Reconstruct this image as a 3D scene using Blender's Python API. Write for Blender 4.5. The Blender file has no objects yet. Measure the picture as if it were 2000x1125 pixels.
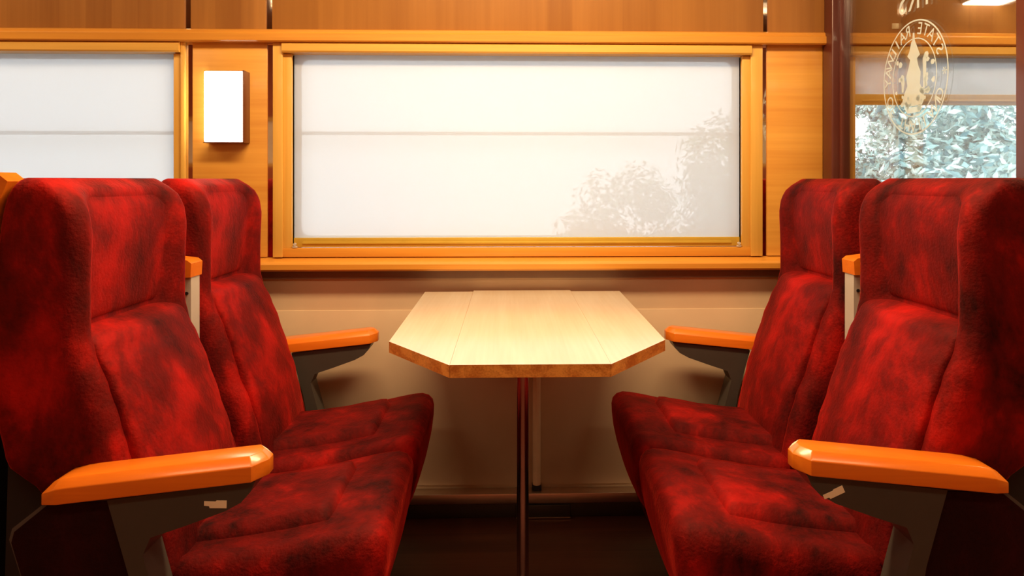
import bpy, bmesh, math, random
from mathutils import Vector, Matrix

S = bpy.context.scene
COL = S.collection

# ------------------------------------------------------------------ camera, world, lights, exposure
cam_d = bpy.data.cameras.new('camera')
cam_d.sensor_width = 36.0
cam_d.lens = 36.0 * 1400 / 2000
cam_d.shift_x = -0.0165
cam_d.shift_y = -0.10525
cam_d.clip_start = 0.02
cam = bpy.data.objects.new('camera', cam_d)
COL.objects.link(cam)
cam.location = (-0.043, 0.0, 1.12)
cam.rotation_euler = (math.radians(90), 0, -0.0275)
S.camera = cam

S.view_settings.view_transform = 'Standard'
S.view_settings.look = 'None'
S.view_settings.gamma = 1.0
S.view_settings.use_curve_mapping = False
S.view_settings.exposure = 0.0

world = bpy.data.worlds.new('overcast_sky')
S.world = world
world.use_nodes = True
wbg = world.node_tree.nodes['Background']
wbg.inputs['Color'].default_value = (0.89, 0.945, 1.0, 1)
wbg.inputs['Strength'].default_value = 4.5


def area(name, loc, size, power, color, rot=(0, 0, 0)):
    d = bpy.data.lights.new(name, 'AREA')
    d.shape = 'RECTANGLE'
    d.size, d.size_y = size
    d.energy = power
    d.color = color
    o = bpy.data.objects.new(name, d)
    o.location = loc
    o.rotation_euler = rot
    COL.objects.link(o)
    return o


WARM = (1.0, 0.68, 0.36)
area('ceiling_lamp_light', (0.0, 1.55, 2.19), (1.3, 0.20), 44, WARM)
area('aisle_lamp_light', (0.0, 0.35, 2.19), (3.0, 0.12), 13, WARM)
area('ceiling_lamp_light', (-2.1, 1.72, 2.19), (1.2, 0.20), 9, WARM)
area('ceiling_lamp_light', (2.1, 1.72, 2.19), (1.2, 0.20), 14, WARM)

# ------------------------------------------------------------------ helpers


def link(name, me, mat=None, parent=None):
    o = bpy.data.objects.new(name, me)
    COL.objects.link(o)
    if mat is not None and len(me.materials) == 0:
        me.materials.append(mat)
    if parent is not None:
        o.parent = parent
        root = parent
        while root.parent is not None:
            root = root.parent
        if root.type == 'EMPTY':
            # meshes are drawn in place; children live in their thing's own space
            me.transform(Matrix.Translation(-root.location))
    return o


def tag(o, label=None, cat=None, group=None, kind=None):
    if label:
        o['label'] = label
    if cat:
        o['category'] = cat
    if group:
        o['group'] = group
    if kind:
        o['kind'] = kind
    return o


def thing(name, loc, label, cat, group=None):
    o = bpy.data.objects.new(name, None)
    o.location = loc
    o.empty_display_size = 0.1
    COL.objects.link(o)
    return tag(o, label, cat, group)


def struct_root(name, loc, label=None):
    o = bpy.data.objects.new(name, None)
    o.location = loc
    COL.objects.link(o)
    return tag(o, label, None, None, 'structure')


def fin(bm, name, smooth=False, angle=None):
    bmesh.ops.recalc_face_normals(bm, faces=bm.faces)
    me = bpy.data.meshes.new(name)
    bm.to_mesh(me)
    bm.free()
    if smooth:
        for p in me.polygons:
            p.use_smooth = True
        if angle:
            me.set_sharp_from_angle(angle=angle)
    return me


def add_box(bm, x0, x1, y0, y1, z0, z1, bev=0.0, seg=2):
    r = bmesh.ops.create_cube(bm, size=1.0)
    vs = r['verts']
    for v in vs:
        v.co.x = (x0 + x1) / 2 + v.co.x * abs(x1 - x0)
        v.co.y = (y0 + y1) / 2 + v.co.y * abs(y1 - y0)
        v.co.z = (z0 + z1) / 2 + v.co.z * abs(z1 - z0)
    if bev > 0:
        es = list({e for v in vs for e in v.link_edges})
        bmesh.ops.bevel(bm, geom=es, offset=bev, segments=seg, profile=0.5, affect='EDGES')


def box(name, x0, x1, y0, y1, z0, z1, mat, parent=None, bev=0.002, seg=2):
    bm = bmesh.new()
    add_box(bm, x0, x1, y0, y1, z0, z1, bev, seg)
    return link(name, fin(bm, name, True, 0.7), mat, parent)


def boxes(name, lst, mat, parent=None, bev=0.002):
    bm = bmesh.new()
    for b in lst:
        add_box(bm, *b, bev)
    return link(name, fin(bm, name, True, 0.7), mat, parent)


def add_prism(bm, pts, a0, a1, axis='Y'):
    """pts: 2D outline; axis Y: (x,z), axis X: (y,z), axis Z: (x,y)"""
    def P(p, a):
        if axis == 'Y':
            return (p[0], a, p[1])
        if axis == 'X':
            return (a, p[0], p[1])
        return (p[0], p[1], a)
    A = [bm.verts.new(P(p, a0)) for p in pts]
    B = [bm.verts.new(P(p, a1)) for p in pts]
    n = len(pts)
    fa = bm.faces.new(A)
    fb = bm.faces.new(list(reversed(B)))
    for i in range(n):
        j = (i + 1) % n
        bm.faces.new((A[i], B[i], B[j], A[j]))
    return A, B, fa, fb


def prism(name, pts, a0, a1, mat, parent=None, axis='Y', bev=0.0, seg=2):
    bm = bmesh.new()
    add_prism(bm, pts, a0, a1, axis)
    if bev > 0:
        es = [e for e in bm.edges if len(e.link_faces) == 2 and e.calc_face_angle(0) > 0.5]
        bmesh.ops.bevel(bm, geom=es, offset=bev, segments=seg, profile=0.5, affect='EDGES')
    return link(name, fin(bm, name, True, 0.6), mat, parent)


def add_cyl(bm, p0, p1, r, n=20):
    p0 = Vector(p0)
    p1 = Vector(p1)
    d = p1 - p0
    m = Matrix.Translation((p0 + p1) / 2) @ d.to_track_quat('Z', 'Y').to_matrix().to_4x4()
    bmesh.ops.create_cone(bm, cap_ends=True, segments=n, radius1=r, radius2=r, depth=d.length, matrix=m)


def cyl(name, p0, p1, r, mat, parent=None, n=24):
    bm = bmesh.new()
    add_cyl(bm, p0, p1, r, n)
    return link(name, fin(bm, name, True, 0.7), mat, parent)


def interp(tab, x):
    if x <= tab[0][0]:
        return tab[0][1]
    for (a, fa), (b, fb) in zip(tab, tab[1:]):
        if x <= b:
            t = (x - a) / (b - a)
            t = t * t * (3 - 2 * t) * 0.5 + t * 0.5
            return fa + (fb - fa) * t
    return tab[-1][1]


def sstep(a, b, x):
    t = max(0.0, min(1.0, (x - a) / (b - a)))
    return t * t * (3 - 2 * t)


# ------------------------------------------------------------------ materials


def new_mat(name):
    m = bpy.data.materials.new(name)
    m.use_nodes = True
    nt = m.node_tree
    return m, nt, nt.nodes['Principled BSDF'], nt.nodes


def ramp(nt, stops):
    r = nt.nodes.new('ShaderNodeValToRGB')
    el = r.color_ramp.elements
    while len(el) < len(stops):
        el.new(0.5)
    for e, (p, c) in zip(el, stops):
        e.position = p
        e.color = (*c, 1)
    return r


def plain(name, col, rough=0.5, metal=0.0, coat=0.0, noise=0.0, nscale=20.0, spec=0.5):
    m, nt, b, N = new_mat(name)
    b.inputs['Roughness'].default_value = rough
    b.inputs['Metallic'].default_value = metal
    b.inputs['Coat Weight'].default_value = coat
    b.inputs['Specular IOR Level'].default_value = spec
    tc = N.new('ShaderNodeTexCoord')
    n = N.new('ShaderNodeTexNoise')
    n.inputs['Scale'].default_value = nscale
    n.inputs['Detail'].default_value = 4
    nt.links.new(tc.outputs['Object'], n.inputs['Vector'])
    k = max(noise, 0.04)
    r = ramp(nt, [(0.3, tuple(c * (1 - k) for c in col)), (0.7, tuple(min(1, c * (1 + k)) for c in col))])
    nt.links.new(n.outputs['Fac'], r.inputs['Fac'])
    nt.links.new(r.outputs['Color'], b.inputs['Base Color'])
    return m


def wood(name, light, dark, axis='X', rough=0.35, coat=0.3, scale=1.0, fig=0.5, planks=None, bump=0.05):
    """Grain stretched along axis; planks=(axis index, width) adds narrow veneer strips."""
    m, nt, b, N = new_mat(name)
    L = nt.links.new
    tc = N.new('ShaderNodeTexCoord')
    mp = N.new('ShaderNodeMapping')
    s = [9.0, 9.0, 9.0]
    s['XYZ'.index(axis)] = 0.8
    mp.inputs['Scale'].default_value = [v * scale for v in s]
    L(tc.outputs['Object'], mp.inputs['Vector'])
    n1 = N.new('ShaderNodeTexNoise')
    n1.inputs['Scale'].default_value = 1.3
    n1.inputs['Detail'].default_value = 5
    n1.inputs['Distortion'].default_value = 0.8
    L(mp.outputs['Vector'], n1.inputs['Vector'])
    mp2 = N.new('ShaderNodeMapping')
    s2 = [110.0, 110.0, 110.0]
    s2['XYZ'.index(axis)] = 3.0
    mp2.inputs['Scale'].default_value = [v * scale for v in s2]
    L(tc.outputs['Object'], mp2.inputs['Vector'])
    n2 = N.new('ShaderNodeTexNoise')
    n2.inputs['Scale'].default_value = 1.0
    n2.inputs['Detail'].default_value = 3
    L(mp2.outputs['Vector'], n2.inputs['Vector'])
    mx = N.new('ShaderNodeMath')
    mx.operation = 'MULTIPLY_ADD'
    mx.inputs[1].default_value = 0.35
    L(n2.outputs['Fac'], mx.inputs[0])
    m2 = N.new('ShaderNodeMath')
    m2.operation = 'MULTIPLY'
    m2.inputs[1].default_value = 0.65
    L(n1.outputs['Fac'], m2.inputs[0])
    L(m2.outputs[0], mx.inputs[2])
    fac = mx.outputs[0]
    if planks:
        ax, w = planks
        sp = N.new('ShaderNodeSeparateXYZ')
        L(tc.outputs['Object'], sp.inputs[0])
        dv = N.new('ShaderNodeMath')
        dv.operation = 'DIVIDE'
        dv.inputs[1].default_value = w
        L(sp.outputs[ax], dv.inputs[0])
        fl = N.new('ShaderNodeMath')
        fl.operation = 'FLOOR'
        L(dv.outputs[0], fl.inputs[0])
        wn = N.new('ShaderNodeTexWhiteNoise')
        wn.noise_dimensions = '1D'
        L(fl.outputs[0], wn.inputs['W'])
        ad = N.new('ShaderNodeMath')
        ad.operation = 'MULTIPLY_ADD'
        ad.inputs[1].default_value = 0.16
        L(wn.outputs['Value'], ad.inputs[0])
        sb = N.new('ShaderNodeMath')
        sb.operation = 'SUBTRACT'
        sb.inputs[1].default_value = 0.08
        L(fac, sb.inputs[0])
        L(sb.outputs[0], ad.inputs[2])
        fac = ad.outputs[0]
    lo = 0.5 - 0.22 / max(fig, 0.1) * 0.5
    r = ramp(nt, [(max(0.0, lo), dark), (min(1.0, 1 - lo), light)])
    L(fac, r.inputs['Fac'])
    L(r.outputs['Color'], b.inputs['Base Color'])
    b.inputs['Roughness'].default_value = rough
    b.inputs['Coat Weight'].default_value = coat
    b.inputs['Coat Roughness'].default_value = 0.12
    bp = N.new('ShaderNodeBump')
    bp.inputs['Strength'].default_value = bump
    bp.inputs['Distance'].default_value = 0.002
    L(n2.outputs['Fac'], bp.inputs['Height'])
    L(bp.outputs['Normal'], b.inputs['Normal'])
    return m


def velvet(name, bright, dark, scale=5.5):
    m, nt, b, N = new_mat(name)
    L = nt.links.new
    tc = N.new('ShaderNodeTexCoord')
    mp = N.new('ShaderNodeMapping')
    mp.inputs['Scale'].default_value = (1.0, 1.0, 0.6)
    L(tc.outputs['Object'], mp.inputs['Vector'])
    n = N.new('ShaderNodeTexNoise')
    n.inputs['Scale'].default_value = scale
    n.inputs['Detail'].default_value = 8
    n.inputs['Roughness'].default_value = 0.68
    n.inputs['Distortion'].default_value = 0.25
    L(mp.outputs['Vector'], n.inputs['Vector'])
    r = ramp(nt, [(0.34, dark), (0.50, tuple(a * 0.27 + c * 0.73 for a, c in zip(bright, dark))), (0.70, bright)])
    L(n.outputs['Fac'], r.inputs['Fac'])
    L(r.outputs['Color'], b.inputs['Base Color'])
    b.inputs['Roughness'].default_value = 0.75
    b.inputs['Specular IOR Level'].default_value = 0.15
    b.inputs['Sheen Weight'].default_value = 0.7
    b.inputs['Sheen Roughness'].default_value = 0.28
    b.inputs['Sheen Tint'].default_value = (1.0, 0.05, 0.03, 1)
    f = N.new('ShaderNodeTexNoise')
    f.inputs['Scale'].default_value = 150
    f.inputs['Detail'].default_value = 2
    L(tc.outputs['Object'], f.inputs['Vector'])
    ad = N.new('ShaderNodeMath')
    ad.operation = 'MULTIPLY_ADD'
    ad.inputs[1].default_value = 3.0
    L(n.outputs['Fac'], ad.inputs[0])
    L(f.outputs['Fac'], ad.inputs[2])
    bp = N.new('ShaderNodeBump')
    bp.inputs['Strength'].default_value = 0.35
    bp.inputs['Distance'].default_value = 0.004
    L(ad.outputs[0], bp.inputs['Height'])
    L(bp.outputs['Normal'], b.inputs['Normal'])
    return m


M = {}
M['frame'] = wood('golden_window_wood', (0.82, 0.50, 0.11), (0.66, 0.36, 0.06), 'X', 0.4, 0.25)
M['frame_v'] = wood('golden_window_wood_upright', (0.82, 0.50, 0.11), (0.66, 0.36, 0.06), 'Z', 0.4, 0.25)
M['sill'] = wood('amber_sill_wood', (0.80, 0.38, 0.055), (0.60, 0.24, 0.03), 'X', 0.3, 0.4)
M['panel'] = wood('figured_panel_veneer', (0.84, 0.45, 0.085), (0.66, 0.29, 0.045), 'X', 0.4, 0.3, 0.6, 0.7)
M['valance'] = wood('striped_valance_veneer', (0.45, 0.205, 0.045), (0.28, 0.11, 0.022), 'Z', 0.45, 0.2, 0.45, 0.5, (0, 0.085))
M['table'] = wood('table_wood_window_sheen', (0.76, 0.66, 0.52), (0.64, 0.51, 0.36), 'Y', 0.30, 0.6, 1.2, 0.55)  # same wood as the edge, with the window reflection's whitening in its colour
M['table_edge'] = wood('table_edge_wood', (0.98, 0.48, 0.10), (0.60, 0.20, 0.03), 'Y', 0.4, 0.3, 2.5, 1.0)
M['arm'] = wood('orange_armrest_wood', (0.92, 0.245, 0.016), (0.74, 0.155, 0.009), 'X', 0.28, 0.4, 1.5, 0.5)
M['velvet'] = velvet('red_velvet', (0.50, 0.007, 0.004), (0.020, 0.0004, 0.0004))
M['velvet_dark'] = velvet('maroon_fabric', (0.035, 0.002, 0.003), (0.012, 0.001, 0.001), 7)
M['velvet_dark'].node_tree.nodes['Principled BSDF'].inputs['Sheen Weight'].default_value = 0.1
M['grey'] = plain('charcoal_armrest_paint', (0.062, 0.054, 0.045), 0.45, 0.1, 0.1)
M['greyedge'] = plain('grey_panel_trim', (0.09, 0.08, 0.075), 0.5)
M['palegrey'] = plain('pale_grey_plastic', (0.55, 0.50, 0.44), 0.5)
M['black'] = plain('black_foot_and_back_shade', (0.012, 0.010, 0.010), 0.6)  # pipe foot's own black; behind the seats it paints the dark gap
M['dark_steel'] = plain('dark_steel', (0.05, 0.045, 0.045), 0.35, 0.6)
M['chrome'] = plain('tinted_chrome', (0.55, 0.42, 0.42), 0.2, 1.0)
M['metal_strip'] = plain('brushed_metal_strip', (0.75, 0.66, 0.56), 0.35, 1.0)
M['mirror'] = plain('mirror_inlay', (0.88, 0.76, 0.66), 0.04, 1.0)
M['wall'] = plain('beige_wall_laminate', (0.66, 0.50, 0.33), 0.5, 0, 0.1, 0.05, 6)
M['sill_shade'] = plain('painted_sill_shade', (0.22, 0.14, 0.10), 0.6)  # dark brown stands for the shade beneath the sill
M['ledge'] = plain('dark_ledge_paint', (0.06, 0.055, 0.045), 0.45, 0.2)
M['floor'] = wood('dark_floor_planks', (0.14, 0.05, 0.028), (0.06, 0.022, 0.015), 'X', 0.38, 0.2, 0.7, 0.6, (1, 0.12))
M['post'] = plain('dark_brown_post_paint', (0.10, 0.022, 0.014), 0.35, 0.1, 0.3)
M['far_wall'] = plain('red_brown_laminate', (0.42, 0.10, 0.035), 0.5)
M['ceiling'] = plain('brown_ceiling_laminate', (0.30, 0.19, 0.10), 0.6)
M['outer'] = plain('cream_carriage_metal', (0.6, 0.56, 0.45), 0.5)
M['tape'] = plain('cream_tape_and_tip_glint', (0.90, 0.80, 0.60), 0.5)  # tape scraps, and the painted glint on the armrest tips
M['lamp_glint'] = plain('pale_lamp_glint', (0.95, 0.85, 0.55), 0.4)  # cream of the added lamp reflection patch
M['bar'] = plain('olive_gold_blind_bar', (0.62, 0.42, 0.06), 0.35, 0.2, 0.2)
M['pipe'] = plain('cream_pipe_paint', (0.90, 0.72, 0.48), 0.4, 0, 0.3)
M['lampframe'] = plain('brown_lamp_frame', (0.13, 0.03, 0.015), 0.35, 0.1, 0.3)
M['bark'] = plain('tree_bark', (0.12, 0.09, 0.07), 0.9)
M['ground'] = plain('pale_ground', (0.35, 0.38, 0.33), 0.9, 0, 0, 0.3, 2)


def emission(name, col, s):
    m, nt, b, N = new_mat(name)
    b.inputs['Base Color'].default_value = (0.9, 0.9, 0.9, 1)
    b.inputs['Emission Color'].default_value = (*col, 1)
    b.inputs['Emission Strength'].default_value = s
    return m


M['lamp'] = emission('lit_opal_diffuser', (1.0, 0.84, 0.62), 9.0)
M['ceil_lamp'] = emission('lit_ceiling_diffuser', (1.0, 0.78, 0.5), 3.0)


def glass_mat(name, tint=(1, 1, 1), refl=1.0):
    m, nt, b, N = new_mat(name)
    N.remove(b)
    out = N['Material Output']
    t = N.new('ShaderNodeBsdfTransparent')
    t.inputs['Color'].default_value = (*tint, 1)
    g = N.new('ShaderNodeBsdfGlossy')
    g.inputs['Roughness'].default_value = 0.02
    f = N.new('ShaderNodeFresnel')
    f.inputs['IOR'].default_value = 1.45
    mul = N.new('ShaderNodeMath')
    mul.operation = 'MULTIPLY'
    mul.inputs[1].default_value = refl
    nt.links.new(f.outputs[0], mul.inputs[0])
    mx = N.new('ShaderNodeMixShader')
    nt.links.new(mul.outputs[0], mx.inputs[0])
    nt.links.new(t.outputs[0], mx.inputs[1])
    nt.links.new(g.outputs[0], mx.inputs[2])
    nt.links.new(mx.outputs[0], out.inputs['Surface'])
    return m


M['glass'] = glass_mat('window_glass', (0.97, 0.99, 0.98))
M['screen'] = glass_mat('partition_glass', (0.97, 0.98, 0.98), 0.6)


def blind_mat(name, col, see):
    m, nt, b, N = new_mat(name)
    N.remove(b)
    out = N['Material Output']
    L = nt.links.new
    d = N.new('ShaderNodeBsdfDiffuse')
    t = N.new('ShaderNodeBsdfTranslucent')
    d.inputs['Color'].default_value = (*[c * 0.62 for c in col], 1)
    t.inputs['Color'].default_value = (*col, 1)
    a = N.new('ShaderNodeMixShader')
    a.inputs[0].default_value = 0.335
    L(d.outputs[0], a.inputs[1])
    L(t.outputs[0], a.inputs[2])
    tr = N.new('ShaderNodeBsdfTransparent')
    # woven cloth: the weave lets a little straight light through
    mx = N.new('ShaderNodeMixShader')
    mx.inputs[0].default_value = see
    L(a.outputs[0], mx.inputs[1])
    L(tr.outputs[0], mx.inputs[2])
    L(mx.outputs[0], out.inputs['Surface'])
    return m


M['blind'] = blind_mat('white_blind_cloth', (0.86, 0.905, 0.98), 0.05)


M['blind_thick'] = plain('heavy_cream_blind_cloth', (0.88, 0.78, 0.60), 0.8)


def frosted(name):
    m, nt, b, N = new_mat(name)
    b.inputs['Base Color'].default_value = (0.70, 0.84, 0.88, 1)
    b.inputs['Roughness'].default_value = 0.5
    b.inputs['Alpha'].default_value = 0.5
    return m


M['frost'] = frosted('frosted_etching')


def leaf_mat(name, c1, c2, c3):
    m, nt, b, N = new_mat(name)
    L = nt.links.new
    g = N.new('ShaderNodeNewGeometry')
    r = ramp(nt, [(0.1, c1), (0.5, c2), (0.9, c3)])
    L(g.outputs['Random Per Island'], r.inputs['Fac'])
    L(r.outputs['Color'], b.inputs['Base Color'])
    b.inputs['Roughness'].default_value = 0.35
    return m


M['leaf'] = leaf_mat('pale_leaves', (0.05, 0.22, 0.22), (0.48, 0.74, 0.62), (0.86, 0.95, 0.80))
M['leaf_b'] = leaf_mat('blue_green_leaves', (0.04, 0.20, 0.24), (0.44, 0.72, 0.70), (0.82, 0.95, 0.90))

M['leaf_dark'] = leaf_mat('deep_green_leaves', (0.04, 0.10, 0.06), (0.08, 0.18, 0.10), (0.20, 0.32, 0.18))

# ------------------------------------------------------------------ shell
YW = 2.43            # inner face of the window wall
X0, X1 = -2.95, 2.95
YB = -0.62           # wall on the other side of the aisle

s_ = box('floor', X0, X1, YB, YW + 0.105, -0.05, 0.0, M['floor'], bev=0)
tag(s_, kind='structure')
s_ = box('ceiling', X0, X1, YB, YW + 0.105, 2.25, 2.30, M['ceiling'], bev=0)
tag(s_, kind='structure')
for nm, xa in (('wall_left', X0 - 0.06), ('wall_right', X1)):
    tag(box(nm, xa, xa + 0.06, YB, YW + 0.105, -0.05, 2.30, M['panel'], bev=0), kind='structure')

WIN = [(-2.66, -1.164), (-0.773, 0.752), (1.144, 2.66)]
Z0, Z1 = 0.924, 1.544
# window wall: lower beige wall, pillars and upper part in one shell
wl = [(X0, X1, YW, YW + 0.105, 0.0, 0.83)]
edges = [X0] + [v for w in WIN for v in w] + [X1]
lst = [(X0, X1, YW + 0.012, YW + 0.105, 0.83, 0.866), (X0, X1, YW + 0.012, YW + 0.105, 1.60, 2.25)]
for i in range(0, len(edges), 2):
    lst.append((edges[i], edges[i + 1], YW + 0.012, YW + 0.105, 0.866, 1.60))
for (a, b_) in WIN:
    lst.append((a, b_, YW + 0.05, YW + 0.105, 0.866, Z0 - 0.03))
    lst.append((a, b_, YW + 0.05, YW + 0.105, Z1 + 0.02, 1.60))
tag(boxes('wall_back', lst, M['panel'], bev=0), kind='structure')
tag(boxes('wall_back_lower', wl, M['wall'], bev=0), kind='structure')
# shallow raised sheet on the lower wall (step line under the sill) and a dark strip painting the sill's shade
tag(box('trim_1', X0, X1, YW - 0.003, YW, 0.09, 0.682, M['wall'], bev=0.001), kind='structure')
tag(box('trim_2', X0, X1, YW - 0.014, YW, 0.79, 0.822, M['sill_shade'], bev=0.001), kind='structure')
# sill rail
prof = [(YW, 0.822), (YW - 0.052, 0.820), (YW - 0.057, 0.826), (YW - 0.057, 0.842), (YW - 0.050, 0.850), (YW + 0.012, 0.862)]
tag(prism('trim_3', prof, X0, 1.03, M['sill'], axis='X', bev=0.0015), kind='structure')
tag(prism('trim_4', prof, 1.10, X1, M['sill'], axis='X', bev=0.0015), kind='structure')
# header rail: stepped moulding
hp = [(YW, 1.580), (YW - 0.030, 1.580), (YW - 0.034, 1.584), (YW - 0.034, 1.606), (YW - 0.026, 1.612), (YW - 0.026, 1.619), (YW - 0.018, 1.624), (YW, 1.624)]
tag(prism('trim_5', hp, X0, 1.03, M['sill'], axis='X', bev=0.001), kind='structure')
tag(prism('trim_6', hp, 1.10, X1, M['sill'], axis='X', bev=0.001), kind='structure')
# valance boards above the header rail, split at the mirror strips
vs = [(X0, -1.123), (-1.101, -0.855), (-0.833, 0.820), (0.838, 1.03), (1.10, X1)]
for k, (a, b_) in enumerate(vs):
    tag(box('trim_%d' % (7 + k), a, b_, YW - 0.018, YW + 0.012, 1.624, 2.25, M['valance'], bev=0.0008), kind='structure')
# pillar panels between the windows
pan = [(-1.101, -0.855), (0.838, 1.03)]
for k, (a, b_) in enumerate(pan):
    tag(box('trim_%d' % (12 + k), a, b_, YW - 0.004, YW + 0.012, 0.862, 1.580, M['panel'], bev=0.001), kind='structure')

# mirror strips set in the slots: each slot is an inlay of its own
mg = 'mirror inlays in the window wall'
ms = [(-1.123, -1.101, 0.862, 1.58, 'narrow mirror strip left of the lit wall lamp'),
      (-0.855, -0.833, 0.862, 1.58, 'narrow mirror strip between lit wall lamp and middle window'),
      (0.820, 0.838, 0.862, 1.58, 'narrow mirror strip right of the middle window, red seat in front'),
      (-1.123, -1.101, 1.624, 2.25, 'short mirror strip above header rail, leftmost of the top strips'),
      (-0.855, -0.833, 1.624, 2.25, 'short mirror strip above header rail, over middle window left corner'),
      (0.820, 0.838, 1.624, 2.25, 'short mirror strip above header rail, over middle window right corner')]
for a, b_, z0, z1, lb in ms:
    yf = YW + 0.002 if z0 < 1 else YW - 0.010
    tag(box('mirror_strip', a + 0.0004, b_ - 0.0004, yf, YW + 0.0119, z0, z1, M['mirror'], bev=0), lb, 'mirror strip', mg)

# baseboard ledge / heater duct along the wall
tag(box('baseboard_back', X0, X1, YW - 0.05, YW, 0.0, 0.046, M['ledge'], bev=0.002), kind='structure')
tag(box('baseboard_strip', X0, X1, YW - 0.058, YW - 0.006, 0.049, 0.082, M['metal_strip'], bev=0.003), kind='structure')
bx = thing('junction_box', (0.07, YW - 0.06, 0.0), 'dark low metal box on floor against baseboard, right of table pole', 'box')
box('body', -0.02, 0.16, YW - 0.062, YW - 0.0501, 0.004, 0.045, M['ledge'], bx, bev=0.002)
boxes('edge_strip', [(-0.02, 0.16, YW - 0.064, YW - 0.0622, 0.003, 0.006)], M['metal_strip'], bx, bev=0)


def rounded_rect_pts(x0, x1, z0, z1, r, n=6):
    pts = []
    for cx, cz, a0 in ((x1 - r, z1 - r, 0), (x0 + r, z1 - r, 90), (x0 + r, z0 + r, 180), (x1 - r, z0 + r, 270)):
        for k in range(n + 1):
            a = math.radians(a0 + 90 * k / n)
            pts.append((cx + r * math.cos(a), cz + r * math.sin(a)))
    return pts


def ring_plate(name, outer, inner, y0, y1, mat, parent):
    """flat sheet with a hole; outer and inner have as many points"""
    bm = bmesh.new()
    n = len(outer)
    O0 = [bm.verts.new((p[0], y0, p[1])) for p in outer]
    I0 = [bm.verts.new((p[0], y0, p[1])) for p in inner]
    O1 = [bm.verts.new((p[0], y1, p[1])) for p in outer]
    I1 = [bm.verts.new((p[0], y1, p[1])) for p in inner]
    for i in range(n):
        j = (i + 1) % n
        bm.faces.new((O0[i], O0[j], I0[j], I0[i]))
        bm.faces.new((O1[j], O1[i], I1[i], I1[j]))
        bm.faces.new((I0[i], I0[j], I1[j], I1[i]))
        bm.faces.new((O0[j], O0[i], O1[i], O1[j]))
    return link(name, fin(bm, name), mat, parent)


blind_to = [Z0 - 0.005, Z0 - 0.005, 1.412]
blabel = ['white roller blind fully down in the left window behind the seats',
          'white roller blind fully down in the wide middle window above the table',
          'white roller blind raised to the top of the window behind the glass partition']
for i, (a, b_) in enumerate(WIN):
    w = struct_root('window_%d' % (i + 1), ((a + b_) / 2, YW, Z0))
    # outer casing uprights and rails
    e = 0.027
    c = 0.033 if i == 1 else 0.016
    l0, l1, r0, r1 = a - e - c, a - e, b_ + e, b_ + e + c
    if i == 0:
        r1 = -1.1234
    if i == 1:
        l0, r1 = -0.8326, 0.8196
    if i == 2:
        l0, l1 = 1.1005, 1.117
    bm = bmesh.new()
    add_box(bm, l0, l1, YW - 0.014, YW + 0.012, 0.862, 1.580, 0.002)
    add_box(bm, r0, r1, YW - 0.014, YW + 0.012, 0.862, 1.580, 0.002)
    link('casing', fin(bm, 'casing', True, 0.7), M['frame_v'], w)
    bm = bmesh.new()
    add_box(bm, l1, a, YW - 0.004, YW + 0.055, 0.892, Z1, 0.0015)
    add_box(bm, b_, r0, YW - 0.004, YW + 0.055, 0.892, Z1, 0.0015)
    link('stile', fin(bm, 'stile', True, 0.7), M['frame_v'], w)
    bm = bmesh.new()
    add_box(bm, l1, r0, YW - 0.008, YW + 0.052, 0.862, 0.892, 0.0015)
    link('bottom_rail', fin(bm, 'bottom_rail', True, 0.7), M['sill'], w)
    out = rounded_rect_pts(a - 0.02, b_ + 0.02, Z0 - 0.02, Z1 + 0.02, 0.02)
    inn = rounded_rect_pts(a + 0.004, b_ - 0.004, Z0 + 0.002, Z1 - 0.004, 0.028)
    ring_plate('outer_frame', out, inn, YW + 0.085, YW + 0.10, M['palegrey'], w)
    if i < 2:
        box('transom', a, b_, YW + 0.105, YW + 0.12, 1.279, 1.291, M['palegrey'], w, bev=0.001)
    box('glass_pane', a - 0.001, b_ + 0.001, YW + 0.1005, YW + 0.1035, Z0, Z1, M['glass'], w, bev=0)
    if i == 1:
        for sx in (a + 0.012, b_ - 0.012):
            bm = bmesh.new()
            add_box(bm, sx - 0.008, sx + 0.008, YW - 0.010, YW - 0.003, 0.893, 0.899, 0.0015)
            add_cyl(bm, (sx, YW - 0.012, 0.905), (sx, YW - 0.003, 0.905), 0.005, 12)
            link('catch', fin(bm, 'catch', True, 0.7), M['palegrey'], w)
    # the roller blind: cassette, cloth, bottom bar
    r = thing('roller_blind', ((a + b_) / 2, YW + 0.03, 1.56), blabel[i], 'blind', 'roller blinds')
    zb = blind_to[i]
    q0, q1 = l1 + 0.0005, r0 - 0.0005
    bm = bmesh.new()
    add_prism(bm, [(YW - 0.026, 1.551), (YW - 0.022, 1.546), (YW + 0.040, 1.545), (YW + 0.040, 1.5795), (YW - 0.020, 1.5795), (YW - 0.026, 1.573)], q0, q1, 'X')
    link('cassette', fin(bm, 'cassette', False), M['frame'], r)
    bm = bmesh.new()
    bm.faces.new([bm.verts.new(p) for p in ((a + 0.001, YW + 0.024, zb), (b_ - 0.001, YW + 0.024, zb), (b_ - 0.001, YW + 0.024, 1.546), (a + 0.001, YW + 0.024, 1.546))])
    link('cloth', fin(bm, 'cloth'), M['blind'], r)
    bm = bmesh.new()
    zt = zb + 0.006
    zl = zt - 0.037 if i == 2 else 0.8935
    add_box(bm, a + 0.0012, b_ - 0.0012, YW + 0.016, YW + 0.034, zl, zt, 0.002)
    add_box(bm, a + 0.0012 + 0.03, b_ - 0.0312, YW + 0.011, YW + 0.017, zl + 0.010, zl + 0.018, 0.002)
    link('bottom_bar', fin(bm, 'bottom_bar', True, 0.7), M['bar'], r)

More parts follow.
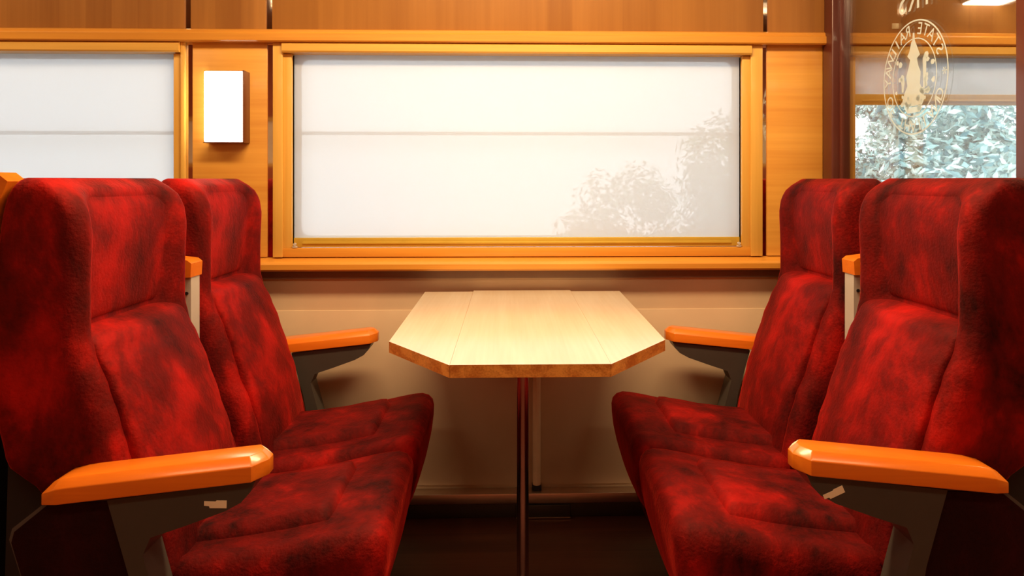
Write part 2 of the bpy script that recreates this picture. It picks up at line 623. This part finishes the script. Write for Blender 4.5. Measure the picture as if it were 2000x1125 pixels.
# ------------------------------------------------------------------ wall lamp
lp = thing('wall_lamp', (-0.976, YW - 0.004, 1.242), 'lit white box wall lamp with brown frame on the wooden pillar', 'wall lamp')
x0, x1, z0, z1 = -1.043, -0.915, 1.246, 1.478
box('back_plate', x0 - 0.002, x1 + 0.004, YW - 0.014, YW - 0.0041, z0 - 0.002, z1 + 0.002, M['lampframe'], lp, bev=0.001)
bm = bmesh.new()
add_box(bm, x1, x1 + 0.004, YW - 0.060, YW - 0.014, z0 - 0.003, z1 + 0.002, 0.0008)
add_box(bm, x0, x1, YW - 0.060, YW - 0.014, z0 - 0.004, z0 - 0.001, 0.0008)
add_box(bm, x0, x1, YW - 0.050, YW - 0.014, z1, z1 + 0.002, 0.0008)
link('frame', fin(bm, 'frame', True, 0.7), M['lampframe'], lp)
box('diffuser', x0 + 0.001, x1 - 0.001, YW - 0.058, YW - 0.0142, z0, z1 - 0.001, M['lamp'], lp, bev=0.004)

# ------------------------------------------------------------------ glass partition behind the right seats
gp = thing('glass_partition', (1.062, 1.95, 0.0), 'clear glass screen in dark brown frame with frosted oval emblem, behind right seats', 'partition')
bm = bmesh.new()
add_box(bm, 1.030, 1.094, YW - 0.075, YW - 0.0005, 0.0, 2.249, 0.006, 3)
add_box(bm, 1.052, 1.075, YW - 0.092, YW - 0.074, 0.0, 2.249, 0.003, 2)
link('wall_post', fin(bm, 'wall_post', True, 0.7), M['post'], gp)
bm = bmesh.new()
add_box(bm, 1.035, 1.090, 1.44, 1.50, 0.0, 2.249, 0.006, 3)
add_box(bm, 1.052, 1.075, 1.499, 1.515, 0.0, 2.249, 0.003, 2)
link('aisle_post', fin(bm, 'aisle_post', True, 0.7), M['post'], gp)
box('lower_panel', 1.045, 1.082, 1.515, YW - 0.092, 0.0, 0.92, M['panel'], gp, bev=0.002)
box('top_rail', 1.045, 1.082, 1.515, YW - 0.092, 2.20, 2.249, M['post'], gp, bev=0.002)
pane = box('glass_pane', 1.060, 1.066, 1.510, YW - 0.088, 0.92, 2.20, M['screen'], gp, bev=0)


def glyph(ch, size):
    cu = bpy.data.curves.new('glyph', 'FONT')
    cu.body = ch
    cu.size = size
    cu.align_x = 'CENTER'
    cu.align_y = 'CENTER'
    cu.resolution_u = 3
    o = bpy.data.objects.new('glyph', cu)
    COL.objects.link(o)
    dg = bpy.context.evaluated_depsgraph_get()
    me = bpy.data.meshes.new_from_object(o.evaluated_get(dg))
    polys = [[tuple(me.vertices[i].co[:2]) for i in p.vertices] for p in me.polygons]
    bpy.data.objects.remove(o)
    bpy.data.curves.remove(cu)
    bpy.data.meshes.remove(me)
    return polys


GX = 1.0596


def put(bm, polys, cy, cz, rot=0.0, flip=True):
    """lay 2D faces on the pane (y runs away from the viewer's right); lettering reads from the far side"""
    ca, sa = math.cos(rot), math.sin(rot)
    for p in polys:
        vs_ = []
        for (u, v) in p:
            uu = -u if flip else u
            y = uu * ca - v * sa
            z = uu * sa + v * ca
            vs_.append(bm.verts.new((GX, cy - y, cz + z)))
        try:
            bm.faces.new(vs_)
        except ValueError:
            pass


def thicken(bm):
    r = bmesh.ops.extrude_face_region(bm, geom=list(bm.faces))
    bmesh.ops.translate(bm, vec=(-0.0006, 0, 0), verts=[v for v in r['geom'] if isinstance(v, bmesh.types.BMVert)])


EY, EZ = 1.925, 1.400
bm = bmesh.new()


def ring(bm, r0, r1, n=72):
    pl = []
    for k in range(n):
        a, b2 = 2 * math.pi * k / n, 2 * math.pi * (k + 1) / n
        pl.append([(r0 * math.cos(a), r0 * math.sin(a)), (r1 * math.cos(a), r1 * math.sin(a)),
                   (r1 * math.cos(b2), r1 * math.sin(b2)), (r0 * math.cos(b2), r0 * math.sin(b2))])
    put(bm, pl, EY, EZ)


ring(bm, 0.152, 0.156)
ring(bm, 0.104, 0.107)
thicken(bm)
em = link('emblem_ring', fin(bm, 'emblem_ring'), M['frost'], pane)
bm = bmesh.new()
txt = 'STATE RAILWAY OF THAILAND * '
cache = {}
for k, ch in enumerate(txt):
    if ch == ' ':
        continue
    if ch not in cache:
        cache[ch] = glyph(ch, 0.046)
    th = math.pi * 0.86 - 2 * math.pi * k / len(txt)
    # reading clockwise from the far side
    fy = -0.130 * math.cos(th)
    fz = 0.130 * math.sin(th)
    put(bm, cache[ch], EY - fy, EZ + fz, -(th - math.pi / 2), True)
thicken(bm)
link('emblem_lettering', fin(bm, 'emblem_lettering'), M['frost'], pane)
bm = bmesh.new()
fig = [
    [(-0.010, 0.100), (0.006, 0.100), (0.022, 0.072), (0.030, 0.058), (0.016, 0.050), (-0.016, 0.050), (-0.030, 0.062), (-0.020, 0.074)],
    [(-0.016, 0.050), (0.016, 0.050), (0.022, 0.030), (0.034, 0.010), (0.030, -0.020), (-0.030, -0.020), (-0.036, 0.006), (-0.024, 0.030)],
    [(-0.030, -0.020), (0.030, -0.020), (0.044, -0.040), (0.052, -0.062), (0.040, -0.078), (-0.040, -0.078), (-0.056, -0.062), (-0.046, -0.040)],
    [(-0.060, -0.010), (-0.066, 0.006), (-0.058, 0.016), (-0.048, 0.012), (-0.044, -0.010), (-0.050, -0.036), (-0.058, -0.034)],
    [(0.044, 0.046), (0.052, 0.058), (0.060, 0.046), (0.058, -0.030), (0.046, -0.040)],
    [(-0.003, 0.122), (0.003, 0.122), (0.006, 0.100), (-0.006, 0.100)],
    [(-0.046, -0.080), (0.046, -0.080), (0.030, -0.096), (-0.030, -0.096)],
]
put(bm, fig, EY, EZ, 0, False)
rng = random.Random(4)
for k in range(44):
    a = rng.uniform(0, 2 * math.pi)
    rr = rng.uniform(0.055, 0.096)
    w = rng.uniform(0.006, 0.012)
    p = [(rr * math.cos(a) + w * math.cos(b3) * rng.uniform(.5, 1.2), rr * math.sin(a) + w * 0.8 * math.sin(b3)) for b3 in [j * math.pi / 3 for j in range(6)]]
    if p[0][1] < 0.0 or abs(p[0][0]) > 0.05:
        put(bm, [p], EY, EZ, 0, False)
thicken(bm)
link('emblem_figure', fin(bm, 'emblem_figure'), M['frost'], pane)
bm = bmesh.new()
for k, ch in enumerate('SRT'):
    put(bm, glyph(ch, 0.10), EY - 0.004 - (1 - k) * -0.058, 1.615, 0, True)
thicken(bm)
link('lettering', fin(bm, 'lettering'), M['frost'], pane)

# ------------------------------------------------------------------ folding table
tb = thing('folding_table', (0.0, 1.85, 0.0), 'pale wooden folding table with angled corners on one metal pole', 'table')


def leaf(name, pts, z0, z1, parent):
    bm = bmesh.new()
    add_prism(bm, pts, z0, z1, 'Z')
    es = [e for e in bm.edges if len(e.link_faces) == 2 and e.calc_face_angle(0) > 0.5]
    bmesh.ops.bevel(bm, geom=es, offset=0.0012, segments=2, profile=0.5, affect='EDGES')
    bmesh.ops.recalc_face_normals(bm, faces=bm.faces)
    me = bpy.data.meshes.new(name)
    me.materials.append(M['table'])
    me.materials.append(M['table_edge'])
    for f in bm.faces:
        f.material_index = 0 if abs(f.normal.z) > 0.8 else 1
    bm.to_mesh(me)
    bm.free()
    return link(name, me, None, parent)


g_ = 0.0006
leaf('centre_leaf', [(-0.162, 1.439), (0.162, 1.439), (0.162, 2.408), (-0.162, 2.408)], 0.724, 0.75, tb)
leaf('side_leaf', [(-0.162 - g_, 1.439), (-0.162 - g_, 2.388), (-0.322, 2.388), (-0.319, 1.655)], 0.724, 0.7495, tb)
leaf('side_leaf', [(0.162 + g_, 1.439), (0.319, 1.655), (0.326, 2.388), (0.162 + g_, 2.388)], 0.724, 0.7495, tb)
boxes('bearer', [(-0.10, 0.10, 1.52, 1.55, 0.706, 0.7238), (-0.10, 0.10, 2.25, 2.28, 0.706, 0.7238), (-0.02, 0.02, 1.55, 2.25, 0.706, 0.7238)], M['dark_steel'], tb, bev=0.001)
cyl('pole', (-0.008, 1.85, 0.012), (-0.008, 1.85, 0.7058), 0.0155, M['chrome'], tb, 32)
bm = bmesh.new()
bmesh.ops.create_cone(bm, cap_ends=True, segments=40, radius1=0.07, radius2=0.062, depth=0.012, matrix=Matrix.Translation((-0.008, 1.85, 0.006)))
link('base_plate', fin(bm, 'base_plate', True, 0.6), M['dark_steel'], tb)

pp = thing('wall_pipe', (0.05, YW - 0.03, 0.083), 'cream upright pipe against the beige wall behind the table pole', 'pipe')
cyl('tube', (0.0495, YW - 0.0205, 0.098), (0.0495, YW - 0.0205, 0.7225), 0.0135, M['pipe'], pp)
box('foot', 0.034, 0.065, YW - 0.036, YW - 0.0065, 0.0825, 0.098, M['black'], pp, bev=0.001)

# ------------------------------------------------------------------ seats


def loft(rows, cap=True):
    bm = bmesh.new()
    R = [[bm.verts.new(p) for p in row] for row in rows]
    n = len(R[0])
    for a, b2 in zip(R, R[1:]):
        for i in range(n):
            j = (i + 1) % n
            bm.faces.new((a[i], a[j], b2[j], b2[i]))
    if cap:
        for rr in (R[0], R[-1]):
            c = Vector((0, 0, 0))
            for v in rr:
                c += v.co
            cv = bm.verts.new(c / n)
            for i in range(n):
                bm.faces.new((rr[i], rr[(i + 1) % n], cv))
    return bm


def sring(n=48, e=4.0):
    """unit rounded-square ring: list of (w, d) with d=+1 at the front"""
    out = []
    for k in range(n):
        a = 2 * math.pi * (k + 0.5) / n
        c, s = math.cos(a), math.sin(a)
        w = math.copysign(abs(c) ** (2 / e), c)
        d = math.copysign(abs(s) ** (2 / e), s)
        out.append((w, d))
    return out


UB = [(0.36, 0.655), (0.42, 0.668), (0.48, 0.680), (0.55, 0.700), (0.62, 0.728), (0.68, 0.745), (0.74, 0.765), (0.80, 0.790), (0.84, 0.800), (0.92, 0.800), (1.02, 0.797), (1.06, 0.803), (1.09, 0.820), (1.12, 0.85)]
UBK = [(0.36, 0.80), (0.50, 0.85), (0.56, 0.90), (0.61, 0.965), (0.75, 0.995), (0.95, 0.985), (1.04, 0.968), (1.13, 0.945)]
UP = [(0.36, 0.672), (0.45, 0.686), (0.55, 0.706), (0.62, 0.730), (0.70, 0.756), (0.76, 0.780), (0.81, 0.806), (0.835, 0.822)]
UH = [(0.84, 0.858), (0.88, 0.852), (0.95, 0.846), (1.02, 0.842), (1.06, 0.845), (1.09, 0.856), (1.12, 0.885)]


def backrest_mesh(s, y0, y1):
    rows = []
    zs = [0.36 + (1.105 - 0.36) * k / 46 for k in range(47)] + [1.113, 1.119, 1.123, 1.1245]
    rg = sring(96, 6.0)
    cy, hw = (y0 + y1) / 2, (y1 - y0) / 2
    for z in zs:
        uf, ub = interp(UB, z), interp(UBK, z)
        k = 1.0
        if z > 1.075:
            t = min(1.0, (z - 1.075) / 0.0496)
            k = 1 - 0.10 * (1 - math.sqrt(max(0, 1 - t * t)))
        if z < 0.40:
            k = 1 - 0.05 * (0.40 - z) / 0.04
        kd = 1.0
        if z > 1.085:
            t = min(1.0, (z - 1.085) / 0.0396)
            kd = 1 - 0.55 * (1 - math.sqrt(max(0, 1 - t * t)))
        mid, hd = (uf + ub) / 2, (ub - uf) / 2 * kd
        row = []
        # the wings flare a little at the head and the lumbar bolsters bulge
        for (w, d) in rg:
            valley = (1 - sstep(0.50, 0.90, abs(w))) * 0.055 * (1 if z < 1.06 else max(0.25, 1 - (z - 1.06) / 0.06))
            lean = 0.004 * sstep(0.80, 1.0, abs(w))
            u = mid - hd * d
            if d > 0:
                u += (valley + lean) * sstep(0.0, 0.8, d)
            row.append((s * u, cy + w * hw * k, z))
        rows.append(row)
    return fin(loft(rows), 'backrest', True)


def pad_mesh(s, y0, y1, tab, z0, z1, depth, rnd=0.03, bulge=0.010, name='pad', n=30):
    rows = []
    rg = sring(64, 4.5)
    cy, hw = (y0 + y1) / 2, (y1 - y0) / 2
    for i in range(n + 1):
        # denser rows near both ends for the rounded edges
        t = 0.5 - 0.5 * math.cos(math.pi * i / n)
        z = z0 + (z1 - z0) * t
        e = min(z - z0, z1 - z)
        k = 1.0
        if e < rnd:
            q = 1 - e / rnd
            k = math.sqrt(max(0.02, 1 - q * q))
        uf = interp(tab, z)
        row = []
        for (w, d) in rg:
            dd = depth * (0.25 + 0.75 * k)
            u = uf + depth - dd * (0.5 + 0.5 * d)
            if d > 0:
                u -= bulge * k * (1 - w * w) + 0.020 * abs(w) ** 3.5
            row.append((s * u, cy + w * hw * (0.97 + 0.03 * k), z))
        rows.append(row)
    return fin(loft(rows), name, True)


def cushion_mesh(s, y0, y1):
    """side profile closed loop swept over the width with rounded flanks"""
    prof = [(0.690, 0.300), (0.690, 0.385), (0.670, 0.398), (0.60, 0.405), (0.54, 0.413), (0.48, 0.423), (0.42, 0.435), (0.37, 0.446), (0.33, 0.453),
            (0.305, 0.455), (0.288, 0.450), (0.277, 0.438), (0.273, 0.420), (0.274, 0.395), (0.279, 0.360), (0.288, 0.320), (0.300, 0.280), (0.312, 0.262), (0.340, 0.255), (0.5, 0.252), (0.66, 0.262)]
    cu, cz = 0.47, 0.35
    rows = []
    N_ = 26
    for i in range(N_ + 1):
        t = 0.5 - 0.5 * math.cos(math.pi * i / N_)
        w = 2 * t - 1
        e = min(t, 1 - t) * (y1 - y0)
        rr = 0.045
        k = 1.0
        if e < rr:
            q = 1 - e / rr
            k = math.sqrt(max(0.0, 1 - q * q))
        ins = 0.040 * (1 - k)
        crown = 0.022 * (1 - w * w)
        row = []
        for (u, z) in prof:
            du, dz = u - cu, z - cz
            uu = cu + du - math.copysign(min(abs(du), ins), du)
            zz = cz + dz - math.copysign(min(abs(dz), ins), dz)
            if z > 0.38:
                zz += crown - 0.006 + 0.010 * sstep(0.70, 0.9, abs(w)) * (1 - sstep(0.95, 1.0, abs(w)))
            if u < 0.34:
                uu -= 0.008 * (1 - w * w) - 0.004
            row.append((s * uu, y0 + (y1 - y0) * t, zz))
        rows.append(row)
    bm = loft(rows)
    bmesh.ops.recalc_face_normals(bm, faces=bm.faces)
    bmesh.ops.subdivide_edges(bm, edges=[e for e in bm.edges if e.calc_length() > 0.06], cuts=1, use_grid_fill=True)
    return fin(bm, 'seat_cushion', True)


def seat_pad_mesh(s, y0, y1):
    """raised sitting pad: thin rounded slab on top of the cushion"""
    top = [(0.385, 0.449), (0.45, 0.436), (0.54, 0.420), (0.62, 0.410), (0.70, 0.404)]
    bm = bmesh.new()
    nu, nw = 18, 16
    G = []
    for i in range(nu + 1):
        u = 0.385 + (0.70 - 0.385) * i / nu
        col = []
        for j in range(nw + 1):
            w = -1 + 2 * j / nw
            e = min((u - 0.385) / 0.035, (1 - abs(w)) / 0.16, 1.0)
            k = math.sqrt(max(0, 1 - (1 - e) ** 2))
            z = interp(top, u) - 0.010 + 0.033 * k + 0.004 * (1 - w * w)
            uu = u + 0.012 * abs(w) ** 4 * (1 - (u - 0.385) / 0.315)
            col.append(bm.verts.new((s * uu, (y0 + y1) / 2 + w * (y1 - y0) / 2, z)))
        G.append(col)
    for i in range(nu):
        for j in range(nw):
            bm.faces.new((G[i][j], G[i + 1][j], G[i + 1][j + 1], G[i][j + 1]))
    es = [e for e in bm.edges if e.is_boundary]
    r = bmesh.ops.extrude_edge_only(bm, edges=es)
    vs2 = [v for v in r['geom'] if isinstance(v, bmesh.types.BMVert)]
    for v in vs2:
        v.co.z -= 0.03
    bmesh.ops.contextual_create(bm, geom=vs2)
    return fin(bm, 'seat_pad', True, 1.2)


def armrest(parent, s, y0, tape=False):
    """y0: aisle-side face. Wooden pad tilts up towards its tip."""
    y1 = y0 + 0.084
    body = [(0.478, 0.604), (0.486, 0.586), (0.502, 0.568), (0.53, 0.553), (0.60, 0.528), (0.655, 0.510), (0.668, 0.480), (0.652, 0.42),
            (0.60, 0.22), (0.575, 0.125), (0.635, 0.125), (0.655, 0.22), (0.690, 0.44), (0.728, 0.575)]
    a = prism('armrest', [(s * u, z) for u, z in body], y0 + 0.008, y1 - 0.008, M['grey'], parent, bev=0.003)
    # wooden pad: plan outline with cut tip corners, bevelled top, drooping rear end
    bm = bmesh.new()
    th = 0.041
    plan = [(0.461, 0.030), (0.461, 0.052), (0.482, 0.084), (0.81, 0.084), (0.838, 0.076), (0.838, 0.008), (0.81, 0.0), (0.482, 0.0)]
    A, B, fa, fb = add_prism(bm, [(u, v) for u, v in plan], 0.0, th, 'Z')
    es = [e for e in bm.edges if all(abs(v.co.z - th) < 1e-6 for v in e.verts)]
    bmesh.ops.bevel(bm, geom=es, offset=0.014, segments=1, profile=0.5, affect='EDGES')
    # add length-wise cuts so that the rear can droop
    for uc in (0.72, 0.76, 0.79, 0.815):
        bmesh.ops.bisect_plane(bm, geom=list(bm.verts) + list(bm.edges) + list(bm.faces), plane_co=(uc, 0, 0), plane_no=(1, 0, 0))
    bmesh.ops.recalc_face_normals(bm, faces=bm.faces)
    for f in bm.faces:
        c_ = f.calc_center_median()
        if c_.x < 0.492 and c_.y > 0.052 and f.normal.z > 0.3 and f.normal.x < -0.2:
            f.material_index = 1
    bmesh.ops.bevel(bm, geom=[e for e in bm.edges if len(e.link_faces) == 2 and e.calc_face_angle(0) > 0.4], offset=0.0018, segments=2, profile=0.5, affect='EDGES')
    for v in bm.verts:
        u, w, z = v.co
        zz = 0.607 - (u - 0.463) * 0.105
        droop = 0.012 * sstep(0.80, 0.842, u) * (z / th)
        v.co = (s * u, y0 + w, zz + z - droop)
    me = fin(bm, 'armrest_pad', True, 0.35)
    me.materials.append(M['arm'])
    me.materials.append(M['tape'] if tape else M['arm'])  # tip facet takes the tape cream as a painted highlight
    link('armrest_pad', me, None, a)
    if tape:
        bm = bmesh.new()
        ang = 0.02 if s < 0 else -0.42
        hw_, hh = 0.019, 0.0065
        cx_, cz_ = 0.545, 0.566
        if s > 0:
            cx_, cz_ = 0.525, 0.572
        pts = []
        for (p, q) in ((-1, -0.4), (-0.55, -0.5), (-0.5, -1), (1, -1), (1, 1), (0.1, 1), (0.0, 0.75), (-1, 0.8)):
            x = p * hw_ * 1.0
            z = q * hh
            pts.append((s * cx_ + x * math.cos(ang) + z * math.sin(ang), cz_ - x * math.sin(ang) + z * math.cos(ang)))
        t_ = prism('tape', pts, y0 + 0.0072, y0 + 0.0079, M['tape'], a)
        t_['label'] = 'torn scrap of cream tape'
    return a


def side_panel(parent, s, y0):
    out = [(0.700, 0.577), (0.832, 0.572), (0.893, 0.524), (0.898, 0.505), (0.872, 0.42), (0.815, 0.20), (0.80, 0.125), (0.600, 0.125), (0.640, 0.26), (0.690, 0.455), (0.726, 0.575)]
    out = out[1:]
    fr = prism('side_panel', [(s * u, z) for u, z in out], y0 + 0.018, y0 + 0.046, M['greyedge'], parent, bev=0.002)
    cx_ = sum(p[0] for p in out) / len(out)
    cz_ = sum(p[1] for p in out) / len(out)
    ins = [(cx_ + (u - cx_) * 0.945, cz_ + (z - cz_) * 0.975) for u, z in out]
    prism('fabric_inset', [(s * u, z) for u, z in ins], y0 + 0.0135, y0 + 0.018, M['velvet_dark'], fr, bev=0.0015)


def make_seat(s, row, label):
    near = row == 0
    by0, by1 = (1.298, 1.748) if near else (1.832, 2.262)
    cy0, cy1 = (1.340, 1.784) if near else (1.816, 2.260)
    o = thing('train_seat', (s * 0.6, (by0 + by1) / 2, 0.0), label, 'seat', 'red velvet train seats around the folding table')
    link('backrest', backrest_mesh(s, by0, by1), M['velvet'], o)
    m_ = 0.040
    link('headrest_pad', pad_mesh(s, by0 + m_, by1 - m_, UH, 0.843, 1.108, 0.05, 0.014, 0.006, 'headrest_pad'), M['velvet'], o)
    link('lumbar_pad', pad_mesh(s, by0 + m_, by1 - m_, UP, 0.37, 0.8425, 0.07, 0.022, 0.026, 'lumbar_pad', 40), M['velvet'], o)
    link('seat_cushion', cushion_mesh(s, cy0, cy1), M['velvet'], o)
    link('seat_pad', seat_pad_mesh(s, cy0 + 0.085, cy1 - 0.085), M['velvet'], o)
    # upholstered skirt under the cushion, leaning back
    sk = [(0.312, 0.258), (0.330, 0.20), (0.362, 0.125), (0.700, 0.125), (0.700, 0.258)]
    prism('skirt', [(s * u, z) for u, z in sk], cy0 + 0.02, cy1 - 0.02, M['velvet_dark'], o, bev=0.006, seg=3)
    sh = [(0.86, 0.62), (0.955, 0.66), (0.965, 0.30), (0.90, 0.125), (0.80, 0.125), (0.82, 0.5)]
    prism('back_shade_block', [(s * u, z) for u, z in sh], by0 + 0.035, by1 - 0.02, M['black'], o, bev=0.004)  # black block painting the darkness behind and below the seat back
    bm = bmesh.new()
    a0, a1 = sorted((s * 0.45, s * 0.92))
    add_box(bm, a0, a1, cy0 + 0.05, cy1 - 0.05, 0.09, 0.1245, 0.003)
    a0, a1 = sorted((s * 0.56, s * 0.62))
    add_box(bm, a0, a1, cy0 + 0.10, cy0 + 0.16, 0.0, 0.09, 0.003)
    add_box(bm, a0, a1, cy1 - 0.16, cy1 - 0.10, 0.0, 0.09, 0.003)
    a0, a1 = sorted((s * 0.80, s * 0.86))
    add_box(bm, a0, a1, cy0 + 0.10, cy0 + 0.16, 0.0, 0.09, 0.003)
    add_box(bm, a0, a1, cy1 - 0.16, cy1 - 0.10, 0.0, 0.09, 0.003)
    link('seat_frame', fin(bm, 'seat_frame', True, 0.7), M['dark_steel'], o)
    if near:
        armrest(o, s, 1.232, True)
        side_panel(o, s, 1.232)
        # raised middle armrest between the two backs
        up = prism('folded_armrest', [(s * u, z) for u, z in ((0.824, 0.52), (0.816, 0.60), (0.816, 0.884), (0.838, 0.884), (0.838, 0.52))],
                   1.764, 1.812, M['palegrey'], o, bev=0.002)
        prism('armrest_pad', [(s * u, z) for u, z in ((0.8383, 0.50), (0.8383, 0.8845), (0.814, 0.8845), (0.812, 0.918), (0.822, 0.926), (0.868, 0.932), (0.880, 0.92), (0.880, 0.50))],
              1.756, 1.820, M['arm'], up, bev=0.004)
        cyl('screw', (s * 0.826, 1.7645, 0.845), (s * 0.826, 1.7615, 0.845), 0.0042, M['dark_steel'], up, 12)
        # wooden grab handle on the rear top corner at the aisle
        gh = [(0.935, 1.118), (0.955, 1.134), (1.03, 1.136), (1.03, 0.90), (1.000, 0.90), (0.988, 0.97), (0.975, 1.02), (0.955, 1.07)]
        if s < 0:
            prism('grab_handle', [(s * u, z) for u, z in gh], 1.300, 1.352, M['arm'], o, bev=0.005)
    else:
        armrest(o, s, 2.266)
    return o


make_seat(-1, 0, 'large red velvet seat at left front, nearest the aisle with wooden armrest')
make_seat(-1, 1, 'red velvet seat at left beside the wall, behind the nearer left seat')
make_seat(1, 0, 'large red velvet seat at right front, nearest the aisle with wooden armrest')
make_seat(1, 1, 'red velvet seat at right beside the wall, behind the nearer right seat')
for r_, lb in ((0, 'red velvet seat facing away, back to back with the nearer left seat'),
               (1, 'red velvet seat facing away, back to back with the left seat by the wall')):
    o_ = make_seat(1, r_, lb)
    o_.location.x -= 2.07
    o_['group'] = 'red velvet train seats facing the other way'

# ------------------------------------------------------------------ small things on the valance beyond the partition
tag(box('glint_patch', 1.262, 1.284, YW - 0.0235, YW - 0.0181, 1.636, 1.655, M['lamp_glint'], bev=0.001),  # added patch painting a lamp's reflection in the partition glass
    'tiny cream patch added as a lamp reflection, on the valance beyond the glass partition', 'lamp_glint')
vl = thing('valance_light', (1.66, YW - 0.07, 1.722), 'small white light box at the top beyond the glass partition', 'light')
box('housing', 1.50, 1.64, YW - 0.12, YW - 0.0181, 1.724, 1.76, M['palegrey'], vl, bev=0.004)
box('diffuser', 1.505, 1.635, YW - 0.118, YW - 0.022, 1.718, 1.7239, M['lamp'], vl, bev=0.002)

# ------------------------------------------------------------------ the rest of the carriage (out of the frame, seen in mirrors)
lst = [(X0, X1, YB - 0.06, YB, 0.0, 1.22), (X0, X1, YB - 0.06, YB, 1.60, 2.25)]
for (a, b_) in ((X0, -2.62), (-1.2, -0.80), (0.80, 1.2), (2.62, X1)):
    lst.append((a, b_, YB - 0.06, YB, 1.22, 1.60))
tag(boxes('wall_front', lst, M['far_wall'], bev=0), kind='structure')
for k, (a, b_) in enumerate(((-2.62, -1.2), (-0.80, 0.80), (1.2, 2.62))):
    w = struct_root('window_%d' % (k + 4), ((a + b_) / 2, YB, 1.22))
    boxes('window_frame', [(a, b_, YB - 0.05, YB - 0.01, 1.22, 1.25), (a, b_, YB - 0.05, YB - 0.01, 1.57, 1.60)], M['frame'], w)
    box('window_cloth', a, b_, YB - 0.036, YB - 0.035, 1.25, 1.57, M['blind_thick'], w, bev=0)
cl = [((-0.65, 0.65), 1.55), ((-1.5, 1.5), 0.35), ((-2.7, -1.5), 1.72), ((1.5, 2.7), 1.72)]
for (a, b_), y in cl:
    l_ = thing('ceiling_light', ((a + b_) / 2, y, 2.25), {-0.65: 'long ceiling light directly above the folding table', -1.5: 'long slim ceiling light above the aisle', -2.7: 'long ceiling light above the left window', 1.5: 'long ceiling light beyond the glass partition'}[a], 'light', 'ceiling lights')
    w_ = 0.13 if y > 1 else 0.08
    box('housing', a - 0.02, b_ + 0.02, y - w_, y + w_, 2.225, 2.2499, M['outer'], l_, bev=0.003)
    box('diffuser', a, b_, y - w_ + 0.015, y + w_ - 0.015, 2.205, 2.2248, M['ceil_lamp'], l_, bev=0.003)

# ------------------------------------------------------------------ outside: ground and trees
tag(box('ground', -14, 18, YW + 0.3, 22, -1.35, -1.25, M['ground'], bev=0), kind='structure')


def tree(cx, cy, crown_z, rx, ry, rz, n, label, seed, mat, size=0.11):
    rg = random.Random(seed)
    o = thing('leafy_tree', (cx, cy, -1.25), label, 'tree', 'trees outside the windows')
    bm = bmesh.new()
    add_cyl(bm, (cx, cy, -1.25), (cx, cy, crown_z), 0.09, 10)
    for k in range(6):
        a = rg.uniform(0, 6.28)
        add_cyl(bm, (cx, cy, crown_z - rz * 0.6), (cx + rx * 0.6 * math.cos(a), cy + ry * 0.6 * math.sin(a), crown_z + rz * rg.uniform(-0.2, 0.5)), 0.03, 6)
    link('trunk', fin(bm, 'trunk', True), M['bark'], o)
    vs4, fs = [], []
    clumps = []
    for k in range(46):
        while True:
            p = Vector((rg.uniform(-1, 1), rg.uniform(-1, 1), rg.uniform(-1, 1)))
            if p.length < 1:
                break
        clumps.append((Vector((cx + p.x * rx, cy + p.y * ry, crown_z + p.z * rz)), rg.uniform(0.22, 0.42)))
    for k in range(n):
        c, cr = clumps[rg.randrange(len(clumps))]
        d = Vector((rg.gauss(0, 1), rg.gauss(0, 1), rg.gauss(0, 1))).normalized() * cr * rg.uniform(0.6, 1.0)
        p = c + d
        nrm = (d.normalized() + Vector((rg.uniform(-.7, .7), rg.uniform(-.7, .7), rg.uniform(-.2, .9)))).normalized()
        t1 = nrm.orthogonal().normalized()
        t1.rotate(Matrix.Rotation(rg.uniform(0, 6.28), 3, nrm))
        t2 = nrm.cross(t1)
        L_ = size * rg.uniform(0.6, 1.25)
        W_ = L_ * 0.42
        b0 = len(vs4)
        vs4 += [p - t1 * L_ * .5, p + t2 * W_ * .5 - nrm * .008, p + t1 * L_ * .5, p - t2 * W_ * .5 - nrm * .008]
        fs.append((b0, b0 + 1, b0 + 2, b0 + 3))
    me = bpy.data.meshes.new('foliage')
    me.from_pydata([tuple(v) for v in vs4], [], fs)
    link('foliage', me, mat, o)
    return o


tree(1.2, 8.0, 0.02, 0.72, 0.5, 1.2, 9000, 'low leafy tree faint through the middle blind, lowest at left of the group', 1, M['leaf_dark'], 0.10)
tree(1.82, 5.9, 0.36, 0.62, 0.45, 1.15, 14000, 'leafy tree at the middle window right edge, faint through the blind', 2, M['leaf_dark'], 0.08)
tree(4.0, 6.6, 0.85, 0.62, 0.6, 1.5, 11000, 'bright leafy tree beyond the glass partition, left side of that window', 3, M['leaf_b'])
tree(5.9, 7.0, 0.9, 0.72, 0.6, 1.6, 11000, 'bright leafy tree beyond the glass partition, right side of that window', 5, M['leaf'])
tree(5.6, 10.4, 1.1, 1.7, 0.8, 1.9, 14000, 'leafy tree farthest back beyond the glass partition', 7, M['leaf_b'])
